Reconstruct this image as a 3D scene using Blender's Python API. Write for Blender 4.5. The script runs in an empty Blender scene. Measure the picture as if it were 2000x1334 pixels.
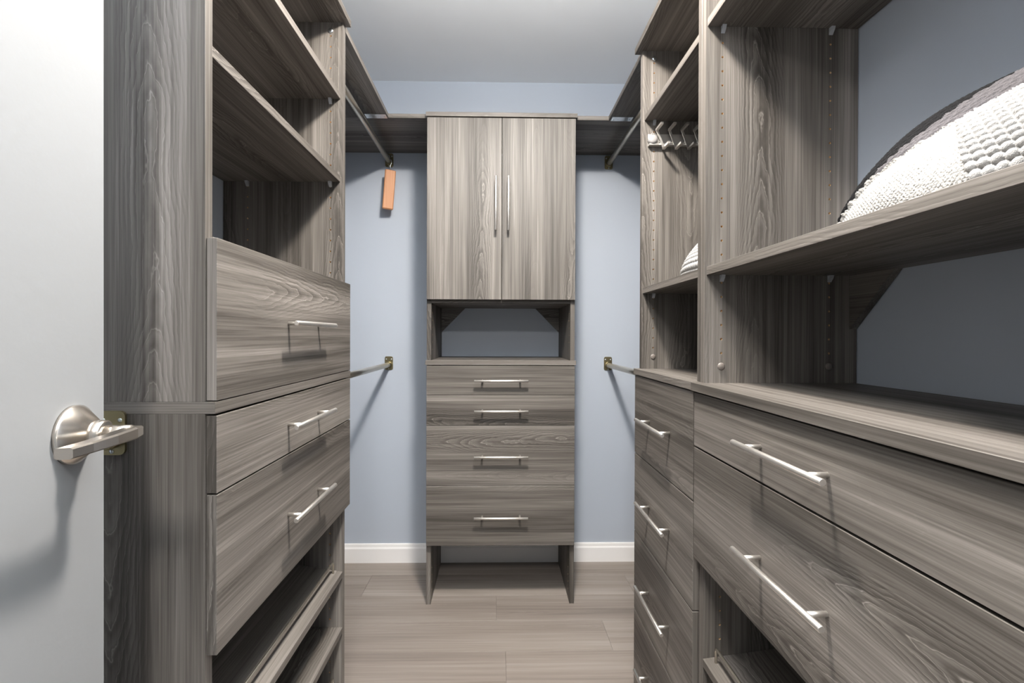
import bpy, bmesh, math, random
from mathutils import Matrix, Vector

# ------------------------------------------------------------------ camera, world, light, exposure
S = bpy.context.scene
COL = S.collection
ZC = 1.157
cam = bpy.data.cameras.new('camera')
cam.sensor_width = 36.0
cam.lens = 889.48 * 36.0 / 2000.0
cam.shift_x = (1000 - 987.38) / 2000.0
cam.shift_y = (659.44 - 667) / 2000.0
cam.clip_start = 0.01
camo = bpy.data.objects.new('camera', cam)
COL.objects.link(camo)
yaw, pitch, roll = 0.0183, -0.004, -0.0032
r0 = Vector((math.cos(yaw), -math.sin(yaw), 0)); f0 = Vector((math.sin(yaw), math.cos(yaw), 0)); u0 = Vector((0, 0, 1))
f1 = f0 * math.cos(pitch) + u0 * math.sin(pitch); u1 = u0 * math.cos(pitch) - f0 * math.sin(pitch)
r2 = r0 * math.cos(roll) - u1 * math.sin(roll); u2 = r0 * math.sin(roll) + u1 * math.cos(roll)
M = Matrix((r2, u2, -f1)).transposed().to_4x4(); M.translation = Vector((0, 0, ZC))
camo.matrix_world = M
S.camera = camo

W = bpy.data.worlds.new('hall_light'); S.world = W; W.use_nodes = True
W.node_tree.nodes['Background'].inputs['Color'].default_value = (0.86, 0.94, 1.0, 1)
W.node_tree.nodes['Background'].inputs['Strength'].default_value = 0.25

LAMP = (0.08, 0.86, 2.335)
def lamp(name, typ, loc, energy, col, **kw):
    d = bpy.data.lights.new(name, typ); d.energy = energy; d.color = col
    for k, v in kw.items(): setattr(d, k, v)
    o = bpy.data.objects.new(name, d); COL.objects.link(o); o.location = loc
    return o
lamp('ceiling_lamp_light', 'POINT', LAMP, 16, (1.0, 0.93, 0.85), shadow_soft_size=0.075)
lamp('ceiling_lamp_panel_light', 'AREA', LAMP, 22, (1.0, 0.93, 0.85), shape='DISK', size=0.15)
lamp('hall_lamp_light', 'POINT', (-0.08, -0.50, 2.18), 60, (1.0, 0.97, 0.93), shadow_soft_size=0.14)
fl = lamp('bounce_flash_light', 'SPOT', (0.1, 0.15, 1.85), 130, (0.92, 0.97, 1.0), shadow_soft_size=0.03, spot_size=math.radians(122), spot_blend=1.0)
fl.rotation_euler = (math.radians(158), 0, 0)     # aimed at the ceiling above the camera

vs = S.view_settings
S.display_settings.display_device = 'sRGB'
vs.view_transform = 'Standard'; vs.look = 'None'; vs.gamma = 1.0; vs.use_curve_mapping = False
vs.exposure = 1.1
try:
    S.cycles.max_bounces = 10; S.cycles.diffuse_bounces = 8
except Exception: pass

# ------------------------------------------------------------------ materials
def new_mat(name):
    m = bpy.data.materials.new(name); m.use_nodes = True
    nt = m.node_tree; b = nt.nodes['Principled BSDF']
    return m, nt, b
def N(nt, t, **kw):
    n = nt.nodes.new(t)
    for k, v in kw.items(): setattr(n, k, v)
    return n
def ramp(nt, stops):
    r = N(nt, 'ShaderNodeValToRGB'); e = r.color_ramp.elements
    while len(e) < len(stops): e.new(0.5)
    for i, (p, c) in enumerate(stops):
        e[i].position = p; e[i].color = (*c, 1) if len(c) == 3 else c
    return r
def math_(nt, op, a=None, b=None, va=None, vb=None):
    n = N(nt, 'ShaderNodeMath', operation=op)
    if a is not None: nt.links.new(a, n.inputs[0])
    if b is not None: nt.links.new(b, n.inputs[1])
    if va is not None: n.inputs[0].default_value = va
    if vb is not None: n.inputs[1].default_value = vb
    return n.outputs[0]
def mixc(nt, mode, fac, a, b):
    n = N(nt, 'ShaderNodeMix', data_type='RGBA', blend_type=mode)
    for s, v in ((0, fac), (6, a), (7, b)):
        if hasattr(v, 'is_linked') or hasattr(v, 'links'): nt.links.new(v, n.inputs[s])
        elif isinstance(v, (int, float)): n.inputs[s].default_value = v
        else: n.inputs[s].default_value = (*v, 1)
    return n.outputs[2]

WOOD_BASE = [(0.0, (0.020, 0.0172, 0.0145)), (0.32, (0.067, 0.0592, 0.0515)), (0.6, (0.150, 0.1355, 0.1215)), (1.0, (0.325, 0.299, 0.273))]
def wood(name, axis, stops=WOOD_BASE, rough=0.48, figure=1.0, seed=0.0, freq=1.0):
    m, nt, b = new_mat(name)
    tc = N(nt, 'ShaderNodeTexCoord'); oi = N(nt, 'ShaderNodeObjectInfo')
    off = math_(nt, 'MULTIPLY', oi.outputs['Random'], vb=37.0)
    off = math_(nt, 'ADD', off, vb=seed)
    oc = N(nt, 'ShaderNodeSeparateColor'); nt.links.new(oi.outputs['Color'], oc.inputs[0])
    off = math_(nt, 'ADD', off, math_(nt, 'MULTIPLY', oc.outputs[0], vb=10.0))
    cx = N(nt, 'ShaderNodeCombineXYZ')
    o2 = math_(nt, 'MULTIPLY', off, vb=1.7)
    nt.links.new(off, cx.inputs[0]); nt.links.new(o2, cx.inputs[1]); nt.links.new(off, cx.inputs[2])
    add = N(nt, 'ShaderNodeVectorMath', operation='ADD')
    nt.links.new(tc.outputs['Object'], add.inputs[0]); nt.links.new(cx.outputs[0], add.inputs[1])
    def stretched(across, along):
        mp = N(nt, 'ShaderNodeMapping'); s = [across * freq] * 3; s['xyz'.index(axis)] = along * freq
        mp.inputs['Scale'].default_value = s
        nt.links.new(add.outputs[0], mp.inputs['Vector']); return mp.outputs[0]
    def noise(vec, scale, detail=2.0, rg=0.5, dist=0.0):
        n = N(nt, 'ShaderNodeTexNoise'); n.inputs['Scale'].default_value = scale
        n.inputs['Detail'].default_value = detail; n.inputs['Roughness'].default_value = rg
        n.inputs['Distortion'].default_value = dist
        nt.links.new(vec, n.inputs['Vector']); return n.outputs['Fac']
    # cathedral figure: columns of nested parabolas (growth rings cut at a slant), straight grain between them
    sp = N(nt, 'ShaderNodeSeparateXYZ'); nt.links.new(add.outputs[0], sp.inputs[0])
    al = sp.outputs['xyz'.index(axis)]
    ot = [sp.outputs[i] for i in range(3) if i != 'xyz'.index(axis)]
    acr = math_(nt, 'ADD', ot[0], ot[1])
    def centred(x, k): return math_(nt, 'MULTIPLY', math_(nt, 'SUBTRACT', x, vb=0.5), vb=k)
    wob = centred(noise(stretched(2.5, 1.6), 1.0, 2.0), 0.75)
    c = math_(nt, 'ADD', math_(nt, 'MULTIPLY', acr, vb=6.2 * freq), wob)
    cell = math_(nt, 'FLOOR', c)
    wn = N(nt, 'ShaderNodeTexWhiteNoise', noise_dimensions='1D'); nt.links.new(cell, wn.inputs['W'])
    sg = N(nt, 'ShaderNodeSeparateColor'); nt.links.new(wn.outputs['Color'], sg.inputs[0])
    t = math_(nt, 'ABSOLUTE', math_(nt, 'SUBTRACT', math_(nt, 'FRACT', c), vb=0.5))
    para = math_(nt, 'MULTIPLY', math_(nt, 'POWER', t, vb=1.55), vb=30.0)
    sign = math_(nt, 'SUBTRACT', math_(nt, 'MULTIPLY', math_(nt, 'GREATER_THAN', sg.outputs[0], vb=0.5), vb=2.0), vb=1.0)
    lw = math_(nt, 'ADD', math_(nt, 'MULTIPLY', al, vb=10.0 * freq), centred(noise(stretched(3.0, 3.4), 1.0, 2.5, 0.55), 7.0))
    h = math_(nt, 'ADD', math_(nt, 'MULTIPLY', lw, sign), para)
    h = math_(nt, 'ADD', h, centred(noise(stretched(80, 34), 1.0, 2.0, 0.6), 0.85))
    h = math_(nt, 'ADD', h, math_(nt, 'MULTIPLY', sg.outputs[1], vb=9.0))
    saw = math_(nt, 'FRACT', h)
    ring = ramp(nt, [(0.0, (0.45,) * 3), (0.05, (0.92,) * 3), (0.13, (0.40,) * 3), (0.30, (0.30,) * 3), (0.85, (0.60,) * 3), (1.0, (0.45,) * 3)])
    nt.links.new(saw, ring.inputs[0])
    env = ramp(nt, [(0.0, (1, 1, 1)), (0.20, (0.85,) * 3), (0.40, (0.12,) * 3), (0.5, (0.0,) * 3)]); nt.links.new(t, env.inputs[0])
    pres = ramp(nt, [(0.22, (0.1,) * 3), (0.40, (1, 1, 1))]); nt.links.new(sg.outputs[2], pres.inputs[0])
    lmask = ramp(nt, [(0.40, (0.15,) * 3), (0.58, (1, 1, 1))]); nt.links.new(noise(stretched(4.0, 1.3), 1.0, 1.0), lmask.inputs[0])
    msk = math_(nt, 'MULTIPLY', math_(nt, 'MULTIPLY', env.outputs[0], pres.outputs[0]), lmask.outputs[0])
    fine = noise(stretched(360, 4.0), 1.0, 2.0, 0.6)
    mid = noise(stretched(85, 1.1), 1.0, 2.0, 0.55)
    broad = noise(stretched(11, 0.6), 1.0, 2.0, 0.5)
    v = math_(nt, 'MULTIPLY', math_(nt, 'SUBTRACT', fine, vb=0.5), vb=0.55)
    v = math_(nt, 'ADD', v, math_(nt, 'MULTIPLY', math_(nt, 'SUBTRACT', mid, vb=0.5), vb=0.56))
    v = math_(nt, 'ADD', v, math_(nt, 'MULTIPLY', math_(nt, 'SUBTRACT', broad, vb=0.5), vb=0.95))
    rg = math_(nt, 'MULTIPLY', math_(nt, 'MULTIPLY', math_(nt, 'SUBTRACT', ring.outputs[0], vb=0.5), msk), vb=0.78 * figure)
    v = math_(nt, 'ADD', math_(nt, 'ADD', v, rg), vb=0.5)
    tone = math_(nt, 'MULTIPLY', math_(nt, 'SUBTRACT', oi.outputs['Random'], vb=0.5), vb=0.10)
    v = math_(nt, 'ADD', v, tone)
    cr = ramp(nt, stops); nt.links.new(v, cr.inputs[0])
    nt.links.new(cr.outputs[0], b.inputs['Base Color']); b.inputs['Specular IOR Level'].default_value = 0.38
    rr = N(nt, 'ShaderNodeMapRange'); rr.inputs['To Min'].default_value = rough + 0.10; rr.inputs['To Max'].default_value = rough - 0.06
    nt.links.new(v, rr.inputs['Value']); nt.links.new(rr.outputs[0], b.inputs['Roughness'])
    bp = N(nt, 'ShaderNodeBump'); bp.inputs['Strength'].default_value = 0.12; bp.inputs['Distance'].default_value = 0.0006
    nt.links.new(fine, bp.inputs['Height']); nt.links.new(bp.outputs[0], b.inputs['Normal'])
    return m
WX, WY, WZ = wood('laminate_x', 'x'), wood('laminate_y', 'y', seed=5.3), wood('laminate_z', 'z', seed=2.1)
FLOORW = wood('vinyl_plank', 'x', [(0.0, (0.130, 0.108, 0.093)), (0.4, (0.215, 0.183, 0.160)), (0.65, (0.27, 0.235, 0.208)), (1.0, (0.355, 0.315, 0.285))], rough=0.46, figure=0.35, seed=9.0)

def plain(name, col, rough=0.5, metal=0.0, bump=None, var=0.0, vscale=3.0, **kw):
    m, nt, b = new_mat(name)
    b.inputs['Roughness'].default_value = rough; b.inputs['Metallic'].default_value = metal
    tc = N(nt, 'ShaderNodeTexCoord')
    n = N(nt, 'ShaderNodeTexNoise'); n.inputs['Scale'].default_value = vscale; n.inputs['Detail'].default_value = 3
    nt.links.new(tc.outputs['Object'], n.inputs['Vector'])
    lo = tuple(max(0, c * (1 - var)) for c in col); hi = tuple(min(1, c * (1 + var)) for c in col)
    r = ramp(nt, [(0.3, lo), (0.7, hi)]); nt.links.new(n.outputs['Fac'], r.inputs[0])
    nt.links.new(r.outputs[0], b.inputs['Base Color'])
    if bump:
        sc, st, di = bump
        n2 = N(nt, 'ShaderNodeTexNoise'); n2.inputs['Scale'].default_value = sc; n2.inputs['Detail'].default_value = 4
        nt.links.new(tc.outputs['Object'], n2.inputs['Vector'])
        bp = N(nt, 'ShaderNodeBump'); bp.inputs['Strength'].default_value = st; bp.inputs['Distance'].default_value = di
        nt.links.new(n2.outputs['Fac'], bp.inputs['Height']); nt.links.new(bp.outputs[0], b.inputs['Normal'])
    for k, v in kw.items(): b.inputs[k].default_value = v
    return m
BLUE = plain('blue_wall_paint', (0.410, 0.452, 0.515), 0.55, bump=(160, 0.10, 0.0006), var=0.012, vscale=2)
CEIL = plain('ceiling_paint', (0.87, 0.88, 0.89), 0.8, bump=(120, 0.12, 0.0006), var=0.012, vscale=4)
TRIM = plain('white_trim_paint', (0.80, 0.79, 0.78), 0.35, var=0.01)
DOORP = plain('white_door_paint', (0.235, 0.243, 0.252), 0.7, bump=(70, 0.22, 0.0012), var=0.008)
NICKEL = plain('brushed_nickel', (0.78, 0.75, 0.71), 0.42, 1.0, var=0.04, vscale=40)
SATIN = plain('satin_nickel', (0.60, 0.555, 0.50), 0.27, 1.0, bump=(500, 0.05, 0.0003), var=0.03, vscale=30)
ROD = plain('rod_champagne_metal', (0.62, 0.585, 0.51), 0.33, 1.0, var=0.03, vscale=20)
OLIVE = plain('olive_bronze_flange', (0.36, 0.31, 0.18), 0.36, 1.0, var=0.05, vscale=40)
STEEL = plain('zinc_plate', (0.70, 0.74, 0.77), 0.30, 1.0, var=0.05, vscale=60)
RAW = plain('raw_particle_board', (0.62, 0.44, 0.26), 0.9, var=0.2, vscale=300)
DARK = plain('dark_hole', (0.03, 0.025, 0.02), 0.9)
CAP = plain('cover_cap_plastic', (0.15, 0.13, 0.115), 0.4, var=0.05, vscale=60)
CLEAR = plain('clear_plastic', (0.75, 0.78, 0.82), 0.12, **{'Transmission Weight': 0.55, 'IOR': 1.45})
WHITEP = plain('white_plastic', (0.26, 0.25, 0.245), 0.4, var=0.02)
CEDAR = wood('cedar', 'z', [(0.0, (0.34, 0.135, 0.055)), (0.5, (0.52, 0.235, 0.105)), (1.0, (0.62, 0.32, 0.16))], rough=0.5, figure=0.5, seed=1.0, freq=1.5)
SUBF = plain('subfloor', (0.10, 0.085, 0.075), 0.9)
HOUSING = plain('lamp_housing_metal', (0.75, 0.74, 0.72), 0.4)
def knit(name, col, scale, strength):
    m, nt, b = new_mat(name)
    b.inputs['Roughness'].default_value = 0.95
    b.inputs['Specular IOR Level'].default_value = 0.15
    tc = N(nt, 'ShaderNodeTexCoord')
    v = N(nt, 'ShaderNodeTexVoronoi'); v.inputs['Scale'].default_value = scale
    nt.links.new(tc.outputs['Object'], v.inputs['Vector'])
    n = N(nt, 'ShaderNodeTexNoise'); n.inputs['Scale'].default_value = scale * 0.2; nt.links.new(tc.outputs['Object'], n.inputs['Vector'])
    r = ramp(nt, [(0.3, tuple(c * 0.86 for c in col)), (0.7, col)]); nt.links.new(n.outputs['Fac'], r.inputs[0])
    nt.links.new(r.outputs[0], b.inputs['Base Color'])
    bp = N(nt, 'ShaderNodeBump'); bp.inputs['Strength'].default_value = strength; bp.inputs['Distance'].default_value = 0.002
    bp.invert = True
    nt.links.new(v.outputs['Distance'], bp.inputs['Height']); nt.links.new(bp.outputs[0], b.inputs['Normal'])
    return m
K_WHITE = knit('white_fine_knit', (0.33, 0.323, 0.308), 330, 0.8)
K_BOBBLE = knit('white_chunky_yarn', (0.36, 0.357, 0.35), 700, 0.35)
K_GREY = knit('mauve_grey_yarn', (0.105, 0.099, 0.105), 700, 0.35)
K_BLACK = knit('charcoal_yarn', (0.009, 0.009, 0.010), 700, 0.35)

# ------------------------------------------------------------------ helpers
def tag(o, label=None, cat=None, group=None, kind=None):
    if label: o['label'] = label
    if cat: o['category'] = cat
    if group: o['group'] = group
    if kind: o['kind'] = kind
    return o
def empty(name, loc, label, cat, group=None):
    o = bpy.data.objects.new(name, None); COL.objects.link(o)
    o.location = loc; o.empty_display_size = 0.05
    return tag(o, label, cat, group)
def origin_of(parent):
    v = Vector((0, 0, 0))
    while parent is not None:
        v += parent.location; parent = parent.parent
    return v
def obj(name, bm, mats, parent=None, origin=None, smooth=False):
    """bm holds world coordinates; the object sits at its parent's origin (or 'origin')"""
    o0 = origin_of(parent)
    at = Vector(origin) if origin is not None else o0
    bmesh.ops.recalc_face_normals(bm, faces=bm.faces)
    bmesh.ops.translate(bm, verts=bm.verts, vec=-at)
    ml = list(mats) if isinstance(mats, (list, tuple)) else [mats]
    if ml[0] in (WX, WY, WZ):
        # edge banding: faces across the grain get a strip whose grain follows their long side
        g = (WX, WY, WZ).index(ml[0]); base = len(ml); others = [i for i in range(3) if i != g]
        hit = False
        for f in bm.faces:
            n = f.normal
            if f.material_index == 0 and abs(n[g]) > 0.9:
                ext = [max(v.co[i] for v in f.verts) - min(v.co[i] for v in f.verts) for i in others]
                f.material_index = base + (0 if ext[0] >= ext[1] else 1); hit = True
        if hit: ml += [(WX, WY, WZ)[i] for i in others]
    me = bpy.data.meshes.new(name); bm.to_mesh(me); bm.free()
    for m in ml: me.materials.append(m)
    if smooth:
        for p in me.polygons: p.use_smooth = True
    o = bpy.data.objects.new(name, me); COL.objects.link(o)
    if parent is not None:
        o.parent = parent; o.location = at - o0
    else: o.location = at
    return o
def box(bm, x0, x1, y0, y1, z0, z1, bev=0.0006, mat=0):
    x0, x1 = min(x0, x1), max(x0, x1); y0, y1 = min(y0, y1), max(y0, y1); z0, z1 = min(z0, z1), max(z0, z1)
    vs_ = [bm.verts.new((x, y, z)) for x in (x0, x1) for y in (y0, y1) for z in (z0, z1)]
    fs = [bm.faces.new([vs_[i] for i in q]) for q in ((0, 1, 3, 2), (4, 6, 7, 5), (0, 4, 5, 1), (2, 3, 7, 6), (0, 2, 6, 4), (1, 5, 7, 3))]
    for f in fs: f.material_index = mat
    if bev:
        es = list({e for f in fs for e in f.edges})
        bmesh.ops.bevel(bm, geom=es, offset=bev, segments=1, affect='EDGES', profile=0.5)
    return bm
def bx(*a, **k): return box(bmesh.new(), *a, **k)
def tube(bm, pts, r, n=12, caps=True, mat=0, bev=0.0):
    """round bar through a list of points (mitred)"""
    pts = [Vector(p) for p in pts]; rings = []
    up = None
    for i, p in enumerate(pts):
        if i == 0: d = pts[1] - p
        elif i == len(pts) - 1: d = p - pts[i - 1]
        else: d = (pts[i + 1] - p).normalized() + (p - pts[i - 1]).normalized()
        d.normalize()
        if up is None:
            up = Vector((0, 0, 1)) if abs(d.z) < 0.9 else Vector((1, 0, 0))
        a = d.cross(up)
        if a.length < 1e-6: up = Vector((1, 0, 0)); a = d.cross(up)
        a.normalize(); c = a.cross(d).normalized(); up = c
        rings.append((p, a, c, d))
    seq = []
    if bev and caps:
        p, a, c, d = rings[0]; seq.append((p, a, c, r - bev)); seq.append((p + d * bev, a, c, r))
        for q in rings[1:-1]: seq.append((q[0], q[1], q[2], r))
        p, a, c, d = rings[-1]; seq.append((p - d * bev, a, c, r)); seq.append((p, a, c, r - bev))
    else: seq = [(q[0], q[1], q[2], r) for q in rings]
    rv = [[bm.verts.new(p + a * math.cos(t) * rr + c * math.sin(t) * rr) for t in [2 * math.pi * k / n for k in range(n)]] for p, a, c, rr in seq]
    for i in range(len(rv) - 1):
        for k in range(n):
            f = bm.faces.new((rv[i][k], rv[i][(k + 1) % n], rv[i + 1][(k + 1) % n], rv[i + 1][k])); f.smooth = True; f.material_index = mat
    if caps:
        bm.faces.new(rv[0][::-1]).material_index = mat; bm.faces.new(rv[-1]).material_index = mat
    return bm
def lathe(bm, c, axis, prof, n=24):
    """prof: list of (distance along axis, radius)"""
    axis = Vector(axis).normalized(); c = Vector(c)
    a = axis.cross(Vector((0, 0, 1)) if abs(axis.z) < 0.9 else Vector((1, 0, 0))).normalized(); b = axis.cross(a)
    rings = []
    for t, r in prof:
        p = c + axis * t
        rings.append([bm.verts.new(p + a * math.cos(2 * math.pi * k / n) * r + b * math.sin(2 * math.pi * k / n) * r) for k in range(n)] if r > 1e-5 else [bm.verts.new(p)])
    for A, B in zip(rings, rings[1:]):
        for k in range(n):
            k2 = (k + 1) % n
            q = [A[k], A[k2], B[k2], B[k]] if len(A) > 1 and len(B) > 1 else ([A[0], B[k2], B[k]] if len(A) == 1 else [A[k], A[k2], B[0]])
            f = bm.faces.new(q); f.smooth = True
    for R in (rings[0], rings[-1]):
        if len(R) > 1: bm.faces.new(R)
    return bm
def prism(bm, poly, lo, hi, axis):
    """extrude a polygon of 2D points along an axis ('x': points are (y,z); 'y': (x,z); 'z': (x,y))"""
    def P(a, b, t): return {'x': (t, a, b), 'y': (a, t, b), 'z': (a, b, t)}[axis]
    A = [bm.verts.new(P(a, b, lo)) for a, b in poly]; B = [bm.verts.new(P(a, b, hi)) for a, b in poly]
    bm.faces.new(A); bm.faces.new(B[::-1]); n = len(poly)
    for i in range(n): bm.faces.new((A[i], A[(i + 1) % n], B[(i + 1) % n], B[i]))
    return bm
def drilled(x0, x1, y0, y1, z0, z1, face, cols, zs, r=0.0026, depth=0.009):
    """a board with real shelf-pin holes in one face. face: '-y','+x','-x'. cols: positions along the other horizontal axis"""
    bm = bmesh.new()
    ax = face[1]; sgn = -1 if face[0] == '-' else 1
    if ax == 'y': A0, A1, F, Bk = x0, x1, (y0 if sgn < 0 else y1), (y1 if sgn < 0 else y0)
    else: A0, A1, F, Bk = y0, y1, (x0 if sgn < 0 else x1), (x1 if sgn < 0 else x0)
    A0, A1 = min(A0, A1), max(A0, A1)
    def P(a, z, d=0.0):
        t = F - sgn * d
        return (a, t, z) if ax == 'y' else (t, a, z)
    th = abs(F - Bk)
    def quad(p, mat=0):
        f = bm.faces.new([bm.verts.new(q) for q in p]); f.material_index = mat
    for s in ((P(A0, z0, th), P(A1, z0, th), P(A1, z1, th), P(A0, z1, th)), (P(A0, z0), P(A1, z0), P(A1, z0, th), P(A0, z0, th)),
              (P(A0, z1), P(A1, z1), P(A1, z1, th), P(A0, z1, th)), (P(A0, z0), P(A0, z1), P(A0, z1, th), P(A0, z0, th)), (P(A1, z0), P(A1, z1), P(A1, z1, th), P(A1, z0, th))):
        quad(s)
    h = 0.007; cols = sorted(cols); zs = sorted(z for z in zs if z0 + 0.01 < z < z1 - 0.01)
    edges = [A0]
    for c in cols: edges += [c - h, c + h]
    edges.append(A1)
    for i in range(0, len(edges), 2): quad((P(edges[i], z0), P(edges[i + 1], z0), P(edges[i + 1], z1), P(edges[i], z1)))
    for c in cols:
        prev = z0
        for z in zs:
            quad((P(c - h, prev), P(c + h, prev), P(c + h, z - h), P(c - h, z - h))); prev = z + h
            outer = [(1, 0), (1, 1), (0, 1), (-1, 1), (-1, 0), (-1, -1), (0, -1), (1, -1)]
            ang = [k * math.pi / 4 for k in range(8)]
            for k in range(8):
                k2 = (k + 1) % 8
                o1, o2 = outer[k], outer[k2]
                i1 = (c + r * math.cos(ang[k]), z + r * math.sin(ang[k])); i2 = (c + r * math.cos(ang[k2]), z + r * math.sin(ang[k2]))
                quad((P(c + o1[0] * h, z + o1[1] * h), P(c + o2[0] * h, z + o2[1] * h), P(*i2), P(*i1)))
                quad((P(*i1), P(*i2), P(*i2, depth), P(*i1, depth)), 1)
            f = bm.faces.new([bm.verts.new(P(c + r * math.cos(t), z + r * math.sin(t), depth)) for t in ang]); f.material_index = 2
        quad((P(c - h, prev), P(c + h, prev), P(c + h, z1), P(c - h, z1)))
    bmesh.ops.remove_doubles(bm, verts=bm.verts, dist=1e-6)
    return bm
DR = [WZ, RAW, DARK]

# handle: one mesh shared by all the drawers and doors. local: bar along +X, sticks out towards +Z
def handle_mesh():
    bm = bmesh.new(); L, c = 0.114, 0.080
    tube(bm, [(-L, 0, 0.0315), (L, 0, 0.0315)], 0.0052, 16, bev=0.0008)
    for s in (-1, 1): tube(bm, [(s * c, 0, 0), (s * c, 0, 0.0315)], 0.0040, 12)
    bmesh.ops.recalc_face_normals(bm, faces=bm.faces)
    me = bpy.data.meshes.new('handle'); bm.to_mesh(me); bm.free(); me.materials.append(NICKEL)
    return me
HM = handle_mesh()
def handle(parent, loc, bar, out):
    """bar: axis of the bar, out: direction it stands off"""
    o = bpy.data.objects.new('handle', HM); COL.objects.link(o); o.parent = parent
    X = Vector(bar); Zv = Vector(out); Y = Zv.cross(X)
    mat = Matrix((X, Y, Zv)).transposed().to_4x4(); o.rotation_euler = mat.to_euler()
    o.location = Vector(loc) - origin_of(parent)
    return o
def pin_mesh():
    """clear shelf support: peg and wedge-shaped lug. local: peg goes into -Z, shelf rests at +Y"""
    bm = bmesh.new()
    tube(bm, [(0, -0.006, -0.006), (0, -0.006, 0.001)], 0.0024, 8)
    prism(bm, [(0.0, 0.0005), (0.0, 0.010), (-0.006, 0.008), (-0.015, 0.0005)], -0.0045, 0.0045, 'x')
    bmesh.ops.recalc_face_normals(bm, faces=bm.faces)
    me = bpy.data.meshes.new('shelf_pin'); bm.to_mesh(me); bm.free(); me.materials.append(CLEAR); return me
PM = pin_mesh()
def pin(parent, loc, out):
    o = bpy.data.objects.new('shelf_pin', PM); COL.objects.link(o); o.parent = parent
    Zv = Vector(out); Y = Vector((0, 0, 1)); X = Y.cross(Zv)
    o.rotation_euler = Matrix((X, Y, Zv)).transposed().to_euler(); o.location = Vector(loc) - origin_of(parent)
def cap(parent, loc, out, r=0.0085, mat=CAP, name='cover_cap'):
    bm = lathe(bmesh.new(), loc, out, [(0.0, r), (0.0012, r), (0.003, r * 0.75), (0.0036, 0)], 16)
    return obj(name, bm, mat, parent)

# ------------------------------------------------------------------ dimensions (metres)
T = 0.019
XL, XLD, XLT, XLS, XLB, Y0, Y1 = -0.4607, -0.4437, -0.4444, -0.4689, -0.8133, 0.7264, 1.3672
XR, XRD, XRT, XRS, XRB, YA, YB = 0.4714, 0.4555, 0.4521, 0.4746, 0.8216, 1.0268, 1.4799
XC0, XC1, YC, YW = -0.3022, 0.3345, 1.9605, 2.3337
ZD, ZM, ZU, ZT, ZH, ZCEIL = 1.051, 1.3155, 1.8783, 2.1062, 2.0861, 2.4529
G1, G2, G3, G4, G5 = 0.904, 0.6476, 0.7738, 0.518, 0.2602
YF = -0.17          # inner face of the front wall
WL, WR = XLB - 0.002, XRB + 0.002

# ------------------------------------------------------------------ the setting
def struct(name, bm, mat, parent=None):
    o = obj(name, bm, mat, parent)
    if parent is None: o['kind'] = 'structure'
    return o
floor = struct('floor', bx(WL - 0.1, WR + 0.1, YF - 0.10, YW + 0.1, -0.06, -0.006, bev=0), SUBF)
rnd = random.Random(4)
rows = []
y = 1.665 - 0.18 * 11
joints = {9: 0.55, 10: -0.62, 11: 0.034, 12: 0.43, 13: 0.0, 14: 0.62, 15: -0.3}
k = 0
while y < YW:
    ya, yb = max(y, YF - 0.10), min(y + 0.18, YW)
    # row index counted so that row 11 ends at y = 1.665
    if yb - ya > 0.01:
        idx = round((ya + 0.09 - (1.665 - 0.18)) / 0.18 - 0.5) + 11 if ya > YF else 0
        idx = int(round((y - (1.665 - 0.18)) / 0.18)) + 11
        j = joints.get(idx, rnd.uniform(-0.6, 0.6))
        cuts = [c for c in (j - 1.22, j, j + 1.22) if WL + 0.02 < c < WR - 0.02]
        xs = [WL] + cuts + [WR]
        for a, b in zip(xs, xs[1:]):
            g = 0.0003
            obj('plank', bx(a + g, b - g, ya + g, yb - g, -0.006, 0.0, bev=0.0004), FLOORW, floor, origin=((a + b) / 2, (ya + yb) / 2, 0))
    y += 0.18
struct('wall_back', bx(WL - 0.1, WR + 0.1, YW, YW + 0.1, -0.006, ZCEIL, bev=0), BLUE)
struct('wall_left', bx(WL - 0.1, WL, YF, YW, -0.006, ZCEIL, bev=0), BLUE)
struct('wall_right', bx(WR, WR + 0.1, YF, YW, -0.006, ZCEIL, bev=0), BLUE)
struct('ceiling', bx(WL - 0.1, WR + 0.1, YF - 0.1, YW + 0.1, ZCEIL, ZCEIL + 0.1, bev=0), CEIL)
DX0, DX1, DH = -0.372, 0.40, 2.06
bm = bx(WL - 0.1, DX0, YF - 0.1, YF, -0.006, ZCEIL, bev=0); box(bm, DX1, WR + 0.1, YF - 0.1, YF, -0.006, ZCEIL, bev=0); box(bm, DX0, DX1, YF - 0.1, YF, DH, ZCEIL, bev=0)
struct('wall_front', bm, BLUE)
bm = bmesh.new()
for xa, xb in ((DX0, DX0 + 0.016), (DX1 - 0.016, DX1)): box(bm, xa, xb, YF - 0.1, YF, 0.0, DH - 0.016)
box(bm, DX0, DX1, YF - 0.1, YF, DH - 0.016, DH)
struct('trim_1', bm, TRIM)
# baseboards: flat board with a sloped cap
bh = 0.095
prof = [(0, 0.0), (-0.013, 0.0), (-0.013, bh - 0.026), (-0.0125, bh - 0.022), (-0.009, bh - 0.016), (-0.0075, bh - 0.003), (-0.0055, bh), (0, bh)]
struct('baseboard_back', prism(bmesh.new(), [(YW + a, z) for a, z in prof], WL, WR, 'x'), TRIM)
struct('baseboard_left', prism(bmesh.new(), [(WL - a, z) for a, z in prof], Y1 + T + 0.01, YW - 0.0135, 'y'), TRIM)
struct('baseboard_right', prism(bmesh.new(), [(WR + a, z) for a, z in prof], YB + T + 0.01, YW - 0.0135, 'y'), TRIM)

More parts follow.
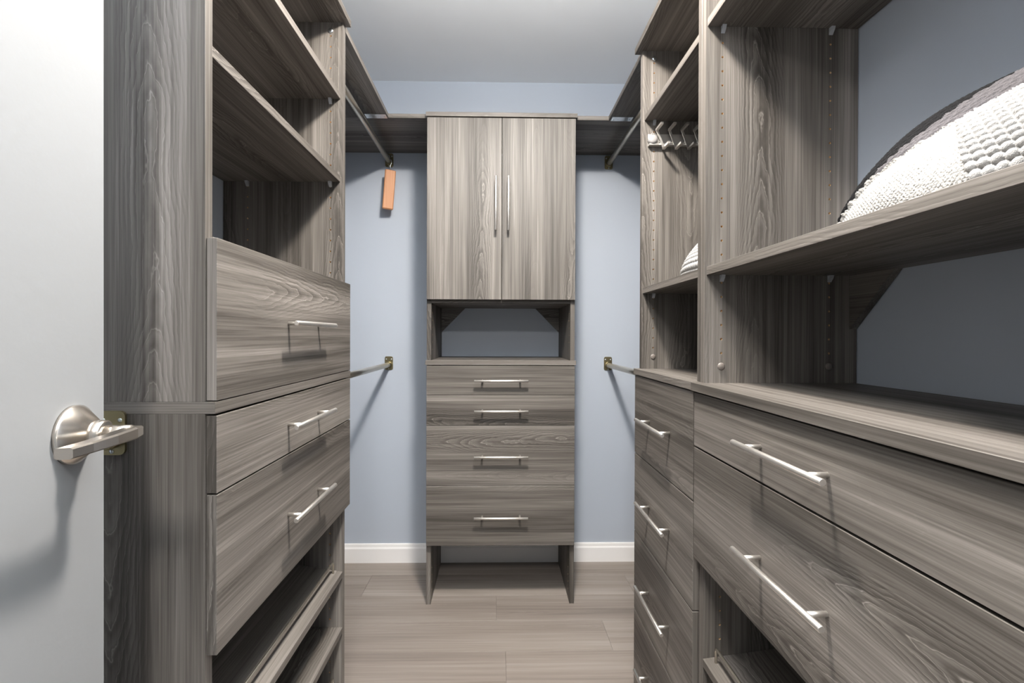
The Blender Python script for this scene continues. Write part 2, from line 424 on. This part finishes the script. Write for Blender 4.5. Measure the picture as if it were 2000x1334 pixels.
# ------------------------------------------------------------------ builders for the wall units
def drawer(root, side, x_face, x_panel, ya, yb, za, zb, depth=0.30, h_y=None, h_z=None, label=None):
    """drawer in a unit on the left (side -1) or right (side +1) wall"""
    ya, yb = min(ya, yb), max(ya, yb)
    d = obj('drawer', bx(x_face, x_panel, ya, yb, za, zb, bev=0.0007), WY, root)
    if label: d['label'] = label
    b = bmesh.new(); s = side; xa = x_panel + s * 0.001; xb = x_panel + s * depth
    y2, y3, z2, z3 = ya + 0.03, yb - 0.03, za + 0.02, zb - 0.025
    box(b, xa, xb, y2, y2 + 0.012, z2, z3, bev=0); box(b, xa, xb, y3 - 0.012, y3, z2, z3, bev=0)
    box(b, xa, xb, y2 + 0.012, y3 - 0.012, z2, z2 + 0.01, bev=0); box(b, xb - s * 0.012, xb, y2 + 0.012, y3 - 0.012, z2 + 0.01, z3, bev=0)
    obj('drawer_box', b, WY, d)
    handle(d, (x_face, (ya + yb) / 2 if h_y is None else h_y, (za + zb) / 2 if h_z is None else h_z), (0, 1, 0), (-s, 0, 0))
    return d
def shoe_shelf(root, side, x_front, x_back, ya, yb, z_lip, slope, fence=True, name='shoe_shelf'):
    """tilted board, lower at the front, with a bent rod along the front to stop the shoes"""
    x_back -= side * 0.012
    t = 0.017; rise = abs(x_back - x_front) * slope
    p = [(x_front, z_lip), (x_back, z_lip + rise), (x_back, z_lip + rise - t), (x_front, z_lip - t)]
    sh = obj(name, prism(bmesh.new(), p, ya + 0.001, yb - 0.001, 'y'), WY, root)
    if fence:
        xf = x_front + side * 0.022; zf = z_lip + 0.022 * slope; hgt = 0.032
        a, b = ya + 0.018, yb - 0.018
        bm = tube(bmesh.new(), [(xf, a, zf - 0.002), (xf, a, zf + hgt - 0.008), (xf, a + 0.002, zf + hgt - 0.002), (xf, a + 0.008, zf + hgt), (xf, b - 0.008, zf + hgt), (xf, b - 0.002, zf + hgt - 0.002), (xf, b, zf + hgt - 0.008), (xf, b, zf - 0.002)], 0.0031, 10)
        f = obj('shoe_fence', bm, ROD, sh); f['label'] = 'champagne metal shoe stop rod'
    return sh
def zlist(z, n, d=0.032): return [z + d * i for i in range(n)]
def gusset(root, poly, lo, hi, axis): return obj('gusset', prism(bmesh.new(), poly, lo, hi, axis), WX if axis == 'y' else WY, root)

# ------------------------------------------------------------------ left tower
SEED = 0.2
lt = empty('closet_tower', ((XL + XLB) / 2, (Y0 + Y1) / 2, 0), 'wood-grain closet tower on the left wall beside the white door, three wide drawers', 'closet unit')
fh, bh_ = XL - 0.037, XL - 0.281
obj('side_panel', bx(XLB, XL, Y0, Y0 + T, 0, ZD - T), WZ, lt).color = (SEED, 1, 1, 1)
obj('side_panel', drilled(XLB, XL, Y1, Y1 + T, 0, ZD - T, '-y', [fh, bh_], zlist(0.0847, 17)), DR, lt)
obj('deck', bx(XLB, XLT, Y0, Y1 + T + 0.001, ZD - T, ZD), WY, lt)
obj('side_panel', bx(XLB, XL, Y0 + 0.0005, Y0 + T, ZD, ZT - T), WZ, lt).color = (SEED, 1, 1, 1)
obj('side_panel', drilled(XLB, XL, Y1, Y1 + T, ZD, ZT - T, '-y', [fh, bh_], zlist(1.119, 30)), DR, lt)
obj('top_board', bx(XLB, XLT, Y0, Y1 + T + 0.003, ZT - T, ZT), WY, lt)
for z, xf in ((ZM, XL + 0.0015), (1.632, XLS), (ZU, XLS)):
    obj('shelf', bx(XLB, xf, Y0 + T + 0.0005, Y1 - 0.0005, z - T, z), WY, lt)
    if z > ZM:
        for xx in (fh, bh_): pin(lt, (xx, Y1, z - T), (0, -1, 0))
ya, yb = Y0 + 0.003, Y1 + T - 0.003
drawer(lt, -1, XLD, XL + 0.0005, ya, yb, ZD + 0.0015, ZM - 0.0045)
drawer(lt, -1, XLD, XL + 0.0005, ya, yb, G1 + 0.0015, ZD - T - 0.0035)
drawer(lt, -1, XLD, XL + 0.0005, ya, yb, G2, G1 - 0.0015)
obj('fixed_shelf', bx(XLB, XL - 0.002, Y0 + T + 0.0005, Y1 - 0.0005, G2 - 0.001, G2 + 0.016), WY, lt)
shoe_shelf(lt, -1, XL + 0.001, XLB, Y0 + T, Y1, 0.451, 0.16)
shoe_shelf(lt, -1, XL + 0.001, XLB, Y0 + T, Y1, 0.2845, 0.0, fence=False, name='shelf')
shoe_shelf(lt, -1, XL + 0.001, XLB, Y0 + T, Y1, 0.108, 0.10)
cap(lt, (fh, Y1, 2.062), (0, -1, 0), 0.0075, STEEL, 'cam_screw')
cap(lt, (fh, Y1, 1.09), (0, -1, 0))

# ------------------------------------------------------------------ right far tower
rf = empty('closet_tower', ((XR + XRB) / 2, (YA + T + YB + T) / 2, 0), 'narrow wood-grain closet tower at far right, four stacked drawers below a hook rail', 'closet unit')
fr, br = XR + 0.038, XR + 0.286
P0, P1 = YA + T + 0.0004, YA + 2 * T
obj('side_panel', bx(XR, XRB, P0, P1, 0, ZD - T), WZ, rf)
obj('side_panel', bx(XR, XRB, YB, YB + T, 0, ZD - T), WZ, rf)
obj('deck', bx(XRT, XRB, P0, YB + T + 0.001, ZD - T, ZD), WY, rf)
obj('side_panel', bx(XR, XRB, P0, P1, ZD, ZT - T), WZ, rf)
obj('side_panel', drilled(XR, XRB, YB, YB + T, ZD, ZT - T, '-y', [fr, br], zlist(1.1195, 30)), DR, rf)
obj('top_board', bx(XRT, XRB, P0, YB + T + 0.003, ZT - T, ZT), WY, rf)
for z, xf in ((ZM, XRS), (ZU, XRS + 0.004)):
    obj('shelf', bx(xf, XRB, P1 + 0.0005, YB - 0.0005, z - T, z), WY, rf)
    for xx in (fr, br): pin(rf, (xx, YB, z - T), (0, -1, 0))
zb = [ZD - T - 0.002, G3, G4, G5, 0.006]
for a, b in zip(zb, zb[1:]):
    drawer(rf, 1, XRD, XR - 0.0005, YA + T + 0.0025, YB + T - 0.003, b + 0.0015, a - 0.0015)
cap(rf, (fr, YB, 1.09), (0, -1, 0)); cap(rf, (fr, YB, 2.062), (0, -1, 0), 0.0075, STEEL, 'cam_screw')

# ------------------------------------------------------------------ right near tower
YN = 0.350
rn = empty('closet_tower', ((XR + XRB) / 2, (YN + YA) / 2, 0), 'wide wood-grain closet tower at near right, two long drawers below the big knit pillow', 'closet unit')
obj('side_panel', bx(XR, XRB, YN, YN + T, 0, ZD - T), WZ, rn)
obj('side_panel', drilled(XR, XRB, YA, YA + T, 0, ZD - T, '-y', [fr, br], zlist(0.0515, 18)), DR, rn)
obj('deck', bx(XRT - 0.004, XRB, YN, YA + T, ZD - T, ZD), WY, rn)
obj('side_panel', bx(XR, XRB, YN, YN + T, ZD, ZT - T), WZ, rn)
obj('side_panel', drilled(XR, XRB, YA, YA + T, ZD, ZT - T, '-y', [fr, br], zlist(1.119, 30)), DR, rn)
obj('top_board', bx(XRT, XRB, YN, YA + T, ZT - T, ZT), WY, rn)
for z in (ZM, ZU):
    obj('shelf', bx(XRS, XRB, YN + T + 0.0005, YA - 0.0005, z - T, z), WY, rn)
    for xx in (fr, br): pin(rn, (xx, YA, z - T), (0, -1, 0))
drawer(rn, 1, XRD, XR - 0.0005, YN + 0.003, YA + T - 0.002, G1 + 0.002, ZD - T - 0.004, h_y=0.698)
drawer(rn, 1, XRD, XR - 0.0005, YN + 0.003, YA + T - 0.002, G2, G1 - 0.002, h_y=0.698)
obj('fixed_shelf', bx(XR + 0.002, XRB, YN + T + 0.0005, YA - 0.0005, G2 - 0.001, G2 + 0.016), WY, rn)
shoe_shelf(rn, 1, XR - 0.001, XRB, YN + T, YA, 0.423, 0.13)
shoe_shelf(rn, 1, XR - 0.001, XRB, YN + T, YA, 0.20, 0.13)
gusset(rn, [(YA - 0.0005, ZM - T - 0.0005), (YA - 0.118, ZM - T - 0.0005), (YA - 0.0005, ZM - T - 0.122)], XRB - 0.017, XRB, 'x')
cap(rn, (fr, YA, 1.089), (0, -1, 0)); cap(rn, (br, YA, 1.089), (0, -1, 0))

# ------------------------------------------------------------------ cabinet on the back wall
cb = empty('closet_cabinet', ((XC0 + XC1) / 2, (YC + YW) / 2, 0), 'tall wood-grain cabinet on the back wall, two doors above an open niche and drawers', 'cabinet')
D = 0.0185; YFc = YC - D - 0.0015
cf = YC + 0.037; yb_ = YW - 0.0005; yl = YW - 0.014
for s, xa, xb, face in ((0, XC0, XC0 + T, '+x'), (1, XC1 - T, XC1, '-x')):
    obj('side_panel', drilled(xa, xb, YC, yl, 0, ZD - T, face, [cf], zlist(0.045, 7)), DR, cb)
    obj('side_panel', drilled(xa, xb, YC, yb_, ZD, ZH, face, [cf], zlist(1.0965, 7)), DR, cb)
obj('deck', bx(XC0 - 0.003, XC1 + 0.003, YFc - 0.001, yb_, ZD - T, ZD), WX, cb)
obj('top_board', bx(XC0 - 0.003, XC1 + 0.005, YFc - 0.004, yb_, ZH + 0.0008, ZH + T), WX, cb)
obj('fixed_shelf', bx(XC0 + T + 0.0005, XC1 - T - 0.0005, YC + 0.004, yb_, ZM - T, ZM), WX, cb)
obj('bottom_board', bx(XC0 + T + 0.0005, XC1 - T - 0.0005, YC + 0.004, yl, G5 + 0.004, G5 + 0.004 + T), WX, cb)
xs_ = (XC0 + XC1) / 2 + 0.002
for a, b, hx in ((XC0 + 0.002, xs_ - 0.001, xs_ - 0.0255), (xs_ + 0.001, XC1 - 0.002, xs_ + 0.0275)):
    d = obj('door', bx(a, b, YFc, YC - 0.0012, ZM - 0.0045, ZH - 0.0025, bev=0.0008), WZ, cb, origin=(a, YFc, ZM))
    handle(d, (hx, YFc, 1.714), (0, 0, 1), (0, -1, 0))
zb = [ZD - T - 0.002, G1, G3, G4, G5]
for a, b in zip(zb, zb[1:]):
    d = obj('drawer', bx(XC0 + 0.002, XC1 - 0.002, YFc, YC - 0.0012, b + 0.001, a - 0.001, bev=0.0007), WX, cb)
    q = bmesh.new(); xa, xb, za, zz = XC0 + 0.035, XC1 - 0.035, b + 0.03, a - 0.025
    box(q, xa, xa + 0.012, YC, YC + 0.3, za, zz, bev=0); box(q, xb - 0.012, xb, YC, YC + 0.3, za, zz, bev=0)
    box(q, xa + 0.012, xb - 0.012, YC, YC + 0.3, za, za + 0.01, bev=0); box(q, xa + 0.012, xb - 0.012, YC + 0.288, YC + 0.3, za + 0.01, zz, bev=0)
    obj('drawer_box', q, WX, d)
    handle(d, (xs_, YFc, (a + b) / 2), (1, 0, 0), (0, -1, 0))
for s, xe in ((1, XC0 + T + 0.0005), (-1, XC1 - T - 0.0005)):
    gusset(cb, [(xe, ZM - T - 0.0005), (xe + s * 0.119, ZM - T - 0.0005), (xe, ZM - T - 0.121)], yb_ - 0.017, yb_, 'y')

# ------------------------------------------------------------------ hanging shelves above the rods
YH = 1.9565
HS = 'high shelves above the hanging rods'
def shelf_thing(name, bm, m, label, org):
    return tag(obj(name, bm, m, None, origin=org), label, 'shelf', HS)
s1 = shelf_thing('hanging_shelf', bx(XLB, -0.4672, Y1 + T + 0.0045, YH - 0.0004, ZH, ZH + 0.0185), WY, 'long high shelf on the left wall running from the left tower to the back corner', (-0.64, 1.6, ZH))
s2 = shelf_thing('hanging_shelf', bx(0.4772, XRB, YB + T + 0.0045, YH - 0.0004, ZH, ZH + 0.0185), WY, 'long high shelf on the right wall running from the narrow tower to the back corner', (0.64, 1.7, ZH))
s3 = shelf_thing('corner_shelf', bx(XLB, XC0 - 0.004, YH, yb_, ZH, ZH + 0.0185), WX, 'high corner shelf on the back wall left of the cabinet doors', (-0.55, 2.1, ZH))
s4 = shelf_thing('corner_shelf', bx(XC1 + 0.006, XRB, YH, yb_, ZH, ZH + 0.0185), WX, 'high corner shelf on the back wall right of the cabinet doors', (0.55, 2.1, ZH))
def plate(parent, x0, x1):
    bm = bx(x0, x1, YH - 0.034, YH + 0.003, ZH - 0.0018, ZH - 0.0001, bev=0.0004)
    for xx in (0.12, 0.34, 0.66, 0.88): lathe(bm, (x0 + (x1 - x0) * xx, YH - 0.013 - 0.006 * ((xx * 100) % 3 - 1), ZH - 0.0018), (0, 0, -1), [(0, 0.0036), (0.0008, 0.003), (0.0011, 0)], 10)
    p = obj('joining_plate', bm, STEEL, parent); p['label'] = 'flat zinc joining plate with screws'
plate(s1, -0.560, -0.471); plate(s2, 0.485, 0.574)

# ------------------------------------------------------------------ clothes rods
def flange(bm_parent, c, out, w=0.041, h=0.069, t=0.004):
    """rounded rectangular flange with a cup and three screws on a wall facing 'out' (+-y)"""
    s = out; x, yy, z = c; pts = []
    r = 0.009
    for cx_, cz_, a0 in ((1, 1, 0), (-1, 1, 90), (-1, -1, 180), (1, -1, 270)):
        for k in range(5):
            a = math.radians(a0 + 22.5 * k); pts.append((x + cx_ * (w / 2 - r) + r * math.cos(a), z + cz_ * (h / 2 - r) + r * math.sin(a)))
    bm = prism(bmesh.new(), pts, yy, yy + s * t, 'y')
    bmesh.ops.recalc_face_normals(bm, faces=bm.faces)
    lathe(bm, (x, yy + s * t, z - 0.008), (0, s, 0), [(0, 0.0165), (0.012, 0.0160), (0.012, 0.0128), (0.002, 0.0128)], 20)
    f = obj('rod_flange', bm, OLIVE, bm_parent)
    f['label'] = 'olive bronze wall flange'
    b2 = bmesh.new()
    for dx, dz in ((-0.013, 0.020), (0.013, 0.020), (0, -0.029)):
        lathe(b2, (x + dx, yy + s * t, z + dz), (0, s, 0), [(0, 0.0036), (0.001, 0.0032), (0.0016, 0)], 10)
    tag(obj('screws', b2, STEEL, f), kind='stuff')
def rod(name, x, z, ya, yb, label):
    root = empty(name, (x, (ya + yb) / 2, z), label, 'clothes rod', 'clothes rods')
    obj('bar', tube(bmesh.new(), [(x, ya + 0.007, z), (x, yb - 0.007, z)], 0.0125, 20), ROD, root)
    flange(root, (x, yb, z + 0.008), -1); flange(root, (x, ya, z + 0.008), 1)
    return root
e = 0.0003
rod('clothes_rod', -0.5515, 2.040, Y1 + T + e, YW - e, 'upper clothes rod on the left with the cedar block hanging from it')
rod('clothes_rod', 0.5695, 2.040, YB + T + e, YW - e, 'upper clothes rod on the right, beneath the high shelf')
rod('clothes_rod', -0.5515, 1.008, Y1 + T + e, YW - e, 'lower clothes rod on the left, level with the cabinet niche')
rod('clothes_rod', 0.5695, 1.008, YB + T + e, YW - e, 'lower clothes rod on the right, behind the narrow drawer tower')
rod('clothes_rod', -0.602, 0.995, YF + e, Y0 - e, 'clothes rod behind the white door, fixed to the side of the left tower')

# ------------------------------------------------------------------ cedar block
cd = empty('cedar_block', (-0.538, 2.272, 1.79), 'orange cedar block hanging on a wire hook from the upper left rod', 'cedar block')
bm = bx(-0.026, 0.026, -0.0095, 0.0095, -0.0975, 0.0975, bev=0.004)
Rm = Matrix.Rotation(math.radians(-12), 4, 'Y') @ Matrix.Identity(4)
Rm = Matrix.Rotation(math.radians(18), 4, 'Z') @ Matrix.Rotation(math.radians(4.0), 4, 'Y')
bmesh.ops.transform(bm, matrix=Matrix.Translation((-0.5385, 2.272, 1.8795)) @ Rm, verts=bm.verts)
obj('block', bm, CEDAR, cd)
hp = [(-0.5325, 2.272, 1.972), (-0.5325, 2.272, 1.998), (-0.527, 2.273, 2.012), (-0.528, 2.274, 2.028)]
for k in range(7):
    a = math.radians(-35 + k * 35); hp.append((-0.5515 + 0.0155 * math.cos(a), 2.275, 2.040 + 0.0155 * math.sin(a)))
obj('hook', tube(bmesh.new(), hp, 0.0015, 8), STEEL, cd)

# ------------------------------------------------------------------ hook rail in the narrow tower
YBf = YB - 0.0003
hr = empty('hook_rail', (0.64, YBf, 1.79), 'chrome pull-out rail with slanted belt hooks under the upper shelf of the narrow tower', 'hook rail')
bm = bx(0.489, 0.80, YBf - 0.0015, YBf, 1.776, 1.816, bev=0.0004); box(bm, 0.489, 0.80, YBf - 0.016, YBf - 0.0015, 1.7745, 1.777, bev=0.0004); box(bm, 0.489, 0.80, YBf - 0.017, YBf - 0.0155, 1.7745, 1.780, bev=0.0003)
obj('rail', bm, NICKEL, hr)
for k in range(7):
    x = 0.512 + 0.0405 * k; yh = YBf - 0.022; bm = bmesh.new()
    zt_, zb2 = 1.822, 1.762; dx = 0.022
    # slanted flat leg and two prongs towards the aisle
    w = 0.0035
    leg = [(x - w, zt_), (x + w, zt_), (x + dx + w, zb2), (x + dx - w, zb2)]
    prism(bm, leg, yh, yh + 0.0035, 'y')
    for px, pz, sg in ((x, zt_, 1), (x + dx, zb2, 1)):
        q = [(px - w, pz - w), (px + w, pz - w), (px + w, pz + w), (px - w, pz + w)]
        prism(bm, [(px - w * 1.2, pz - 0.0032), (px + w * 1.2, pz - 0.0032), (px + w * 1.2, pz + 0.0032), (px - w * 1.2, pz + 0.0032)], yh - 0.046, yh + 0.0035, 'y')
    tube(bm, [(x + dx * 0.6, yh + 0.003, 1.786), (x + dx * 0.6, YBf - 0.001, 1.786)], 0.003, 8)
    obj('hook', bm, NICKEL, hr)
bm = lathe(bmesh.new(), (0.5015, YBf - 0.003, 1.7925), (0, -1, 0), [(0, 0.013), (0.004, 0.0155), (0.012, 0.0155), (0.017, 0.013), (0.0195, 0.007), (0.020, 0)], 20)
tube(bm, [(0.4985, YBf - 0.008, 1.805), (0.4985, YBf - 0.008, 1.812), (0.5005, YBf - 0.008, 1.8155), (0.504, YBf - 0.008, 1.8155), (0.506, YBf - 0.008, 1.812), (0.506, YBf - 0.008, 1.805)], 0.0016, 8)
kb = obj('end_knob', bm, WHITEP, hr); kb['label'] = 'off-white plastic end knob with a small ring'

# ------------------------------------------------------------------ door with lever handle
DE = Vector((-0.494, 0.582, 0)); dd = Vector((-0.2, 0.98, 0)).normalized(); nn = Vector((dd.y, -dd.x, 0))
def door_pt(t, n, z): return DE - dd * t + nn * n + Vector((0, 0, z))
bm = bmesh.new()
v = [bm.verts.new(door_pt(t, n, z)) for t in (0, 0.715) for n in (0, -0.035) for z in (0.012, 2.035)]
for q in ((0, 1, 3, 2), (4, 6, 7, 5), (0, 4, 5, 1), (2, 3, 7, 6), (0, 2, 6, 4), (1, 5, 7, 3)): bm.faces.new([v[i] for i in q])
bmesh.ops.bevel(bm, geom=list(bm.edges), offset=0.0015, segments=2, affect='EDGES')
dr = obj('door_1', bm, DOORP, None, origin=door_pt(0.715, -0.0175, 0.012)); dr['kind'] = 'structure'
def lever(sg):
    """sg +1: lever on the closet face, -1: on the back face"""
    base = 0.0 if sg > 0 else -0.035
    zc = 1.043; c = door_pt(0.056, base, zc); ax = nn * sg
    ro = obj('lever_handle', lathe(bmesh.new(), c, ax, [(0.0, 0.0335), (0.004, 0.0335), (0.0055, 0.0315), (0.022, 0.0165), (0.0225, 0.0)], 40), SATIN, dr)
    ro['label'] = 'satin nickel lever handle'
    obj('collar', lathe(bmesh.new(), c, ax, [(0.021, 0.0), (0.021, 0.0150), (0.025, 0.0155), (0.032, 0.0150), (0.033, 0.0125), (0.033, 0)], 32), SATIN, ro)
    bm = lathe(bmesh.new(), c, ax, [(0.032, 0.0), (0.032, 0.0092), (0.058, 0.0088), (0.058, 0.0)], 24)
    # lever blade: flat bar from the neck back towards the hinge side
    secs = []
    for t, n_, hh, th in ((-0.013, 0.057, 0.0030, 0.0055), (-0.009, 0.058, 0.0062, 0.0075), (0.006, 0.059, 0.0070, 0.0085), (0.040, 0.058, 0.0062, 0.0080), (0.075, 0.055, 0.0057, 0.0078), (0.098, 0.051, 0.0055, 0.0078)):
        p = c - dd * t + ax * n_
        secs.append([bm.verts.new(p + ax * a * th + Vector((0, 0, b * hh))) for a, b in ((1, 0.72), (0.72, 1), (-0.72, 1), (-1, 0.72), (-1, -0.72), (-0.72, -1), (0.72, -1), (1, -0.72))])
    for A, B in zip(secs, secs[1:]):
        for k in range(8): bm.faces.new((A[k], A[(k + 1) % 8], B[(k + 1) % 8], B[k]))
    bm.faces.new(secs[0]); bm.faces.new(secs[-1][::-1])
    obj('lever', bm, SATIN, ro)
lever(1)

# ------------------------------------------------------------------ knit pillows
def pillow(name, centre, half, rot, zone, label, group=None, nu=260, nv=200, flat=0.30, tilt=0.0):
    """cushion as one closed surface, knit relief in the mesh. zone(u, v) -> (material slot, style)"""
    hx, hy, hz = half
    cr, sr = math.cos(rot), math.sin(rot)
    bm = bmesh.new(); grid = {}
    def surf(a, b, side):
        # a, b in -1..1 : rounded square outline, pillow profile
        u = a * math.sqrt(1 - b * b * 0.10); w = b * math.sqrt(1 - a * a * 0.10)
        pr = max(0.0, (1 - abs(a) ** 2.6)) ** 0.50 * max(0.0, (1 - abs(b) ** 2.6)) ** 0.50
        z = pr * hz
        return u * hx, w * hy, (z if side > 0 else -z * flat)
    def relief(a, b):
        m, st = zone(a, b)
        X, Y = a * hx, b * hy
        if st == 'bobble':
            s = 0.0140; r = int(math.floor(X / (s * 0.72) + 0.5)); off = 0.5 * (r % 2)
            fx = X / (s * 0.72) - r; fy = (Y / s + off) % 1.0 - 0.5
            d = max(0.0, 1 - (fx * 1.7) ** 2 - (fy * 1.9) ** 2); return m, 0.0058 * math.sqrt(d)
        if st == 'braid':
            s = 0.0145; fx = (X / s) % 1.0; k_ = fx if fx < 0.5 else 1 - fx
            ph = (Y / 0.016 + (fx if fx < 0.5 else -fx) * 1.6) % 1.0
            return m, 0.0060 * (abs(math.sin(math.pi * fx)) ** 0.5) * (0.45 + 0.55 * abs(math.sin(math.pi * ph)))
        if st == 'rib':
            fx = (X / 0.0125) % 1.0; ph = (Y / 0.012 + int(X / 0.0125) * 0.5) % 1.0
            return m, 0.0052 * abs(math.sin(math.pi * fx)) ** 0.6 * (0.7 + 0.3 * abs(math.sin(math.pi * ph)))
        return m, 0.0010 * math.sin(X * 1100) * math.sin(Y * 1100) + 0.0016 * math.sin(X * 38 + Y * 50)
    for side in (1, -1):
        n1, n2 = (nu, nv) if side > 0 else (40, 32)
        vv = []
        for i in range(n1 + 1):
            row = []
            for j in range(n2 + 1):
                a = -1 + 2 * i / n1; b = -1 + 2 * j / n2
                # denser towards the rim
                a = math.sin(a * math.pi / 2); b = math.sin(b * math.pi / 2)
                x, yv, z = surf(a, b, side)
                if side > 0:
                    m, hgt = relief(a, b)
                    e_ = 0.004
                    x1, y1, z1 = surf(min(1, a + e_), b, 1); x2, y2, z2 = surf(a, min(1, b + e_), 1)
                    t1 = Vector((x1 - x, y1 - yv, z1 - z)); t2 = Vector((x2 - x, y2 - yv, z2 - z))
                    nrm = t1.cross(t2)
                    nrm = nrm.normalized() if nrm.length > 1e-12 else Vector((0, 0, 1))
                    ed = min(1.0, (1 - max(abs(a), abs(b))) * 25)
                    x += nrm.x * hgt * ed; yv += nrm.y * hgt * ed; z += nrm.z * hgt * ed
                else: m = 0
                row.append((bm.verts.new((x, yv, z)), m))
            vv.append(row)
        for i in range(n1):
            for j in range(n2):
                q = [vv[i][j], vv[i + 1][j], vv[i + 1][j + 1], vv[i][j + 1]]
                if side < 0: q = q[::-1]
                f = bm.faces.new([k[0] for k in q]); f.smooth = True
                f.material_index = q[0][1] if side > 0 else 0
    bmesh.ops.remove_doubles(bm, verts=bm.verts, dist=1e-6)
    bmesh.ops.transform(bm, matrix=Matrix.Rotation(rot, 4, 'Z') @ Matrix.Rotation(-tilt, 4, 'Y'), verts=bm.verts)
    me = bpy.data.meshes.new(name); bm.to_mesh(me); bm.free()
    for m in (K_WHITE, K_BOBBLE, K_GREY, K_BLACK): me.materials.append(m)
    o = bpy.data.objects.new(name, me); COL.objects.link(o)
    o.location = centre
    return tag(o, label, 'pillow', group)
def zone_big(a, b):
    # a: across (+ towards the wall), b: along (+ towards the back wall)
    b = (b * 0.2 + 0.0316) / 0.2316
    if a + 2 * b > 1.04: return 3, 'braid'
    if a + 0.8 * b > 0.12: return 2, 'braid'
    if b - 0.3 * a < 0.34: return 1, 'bobble'
    return 0, 'fine'
pillow('pillow', (0.6825, 0.577, ZM + 0.0995), (0.1365, 0.200, 0.0627), 0.1505, zone_big, 'large white knit pillow with grey and black braided stripes on the nearest right shelf', nu=300, nv=440, flat=0.5045, tilt=0.7798)
pillow('pillow', (0.590, 1.200, ZM + 0.0685), (0.080, 0.112, 0.040), 0.12, lambda a, b: (1, 'rib'), 'small white chunky knit cushion on the middle shelf of the narrow tower', nu=160, nv=200, flat=0.6, tilt=0.85)

# ------------------------------------------------------------------ ceiling lamp (above the frame)
cl = empty('ceiling_lamp', (LAMP[0], LAMP[1], ZCEIL), 'round flush ceiling lamp above the aisle, out of view', 'lamp')
obj('canopy', lathe(bmesh.new(), (LAMP[0], LAMP[1], ZCEIL), (0, 0, -1), [(0, 0.07), (0.012, 0.07), (0.018, 0.06), (0.018, 0)], 32), HOUSING, cl)
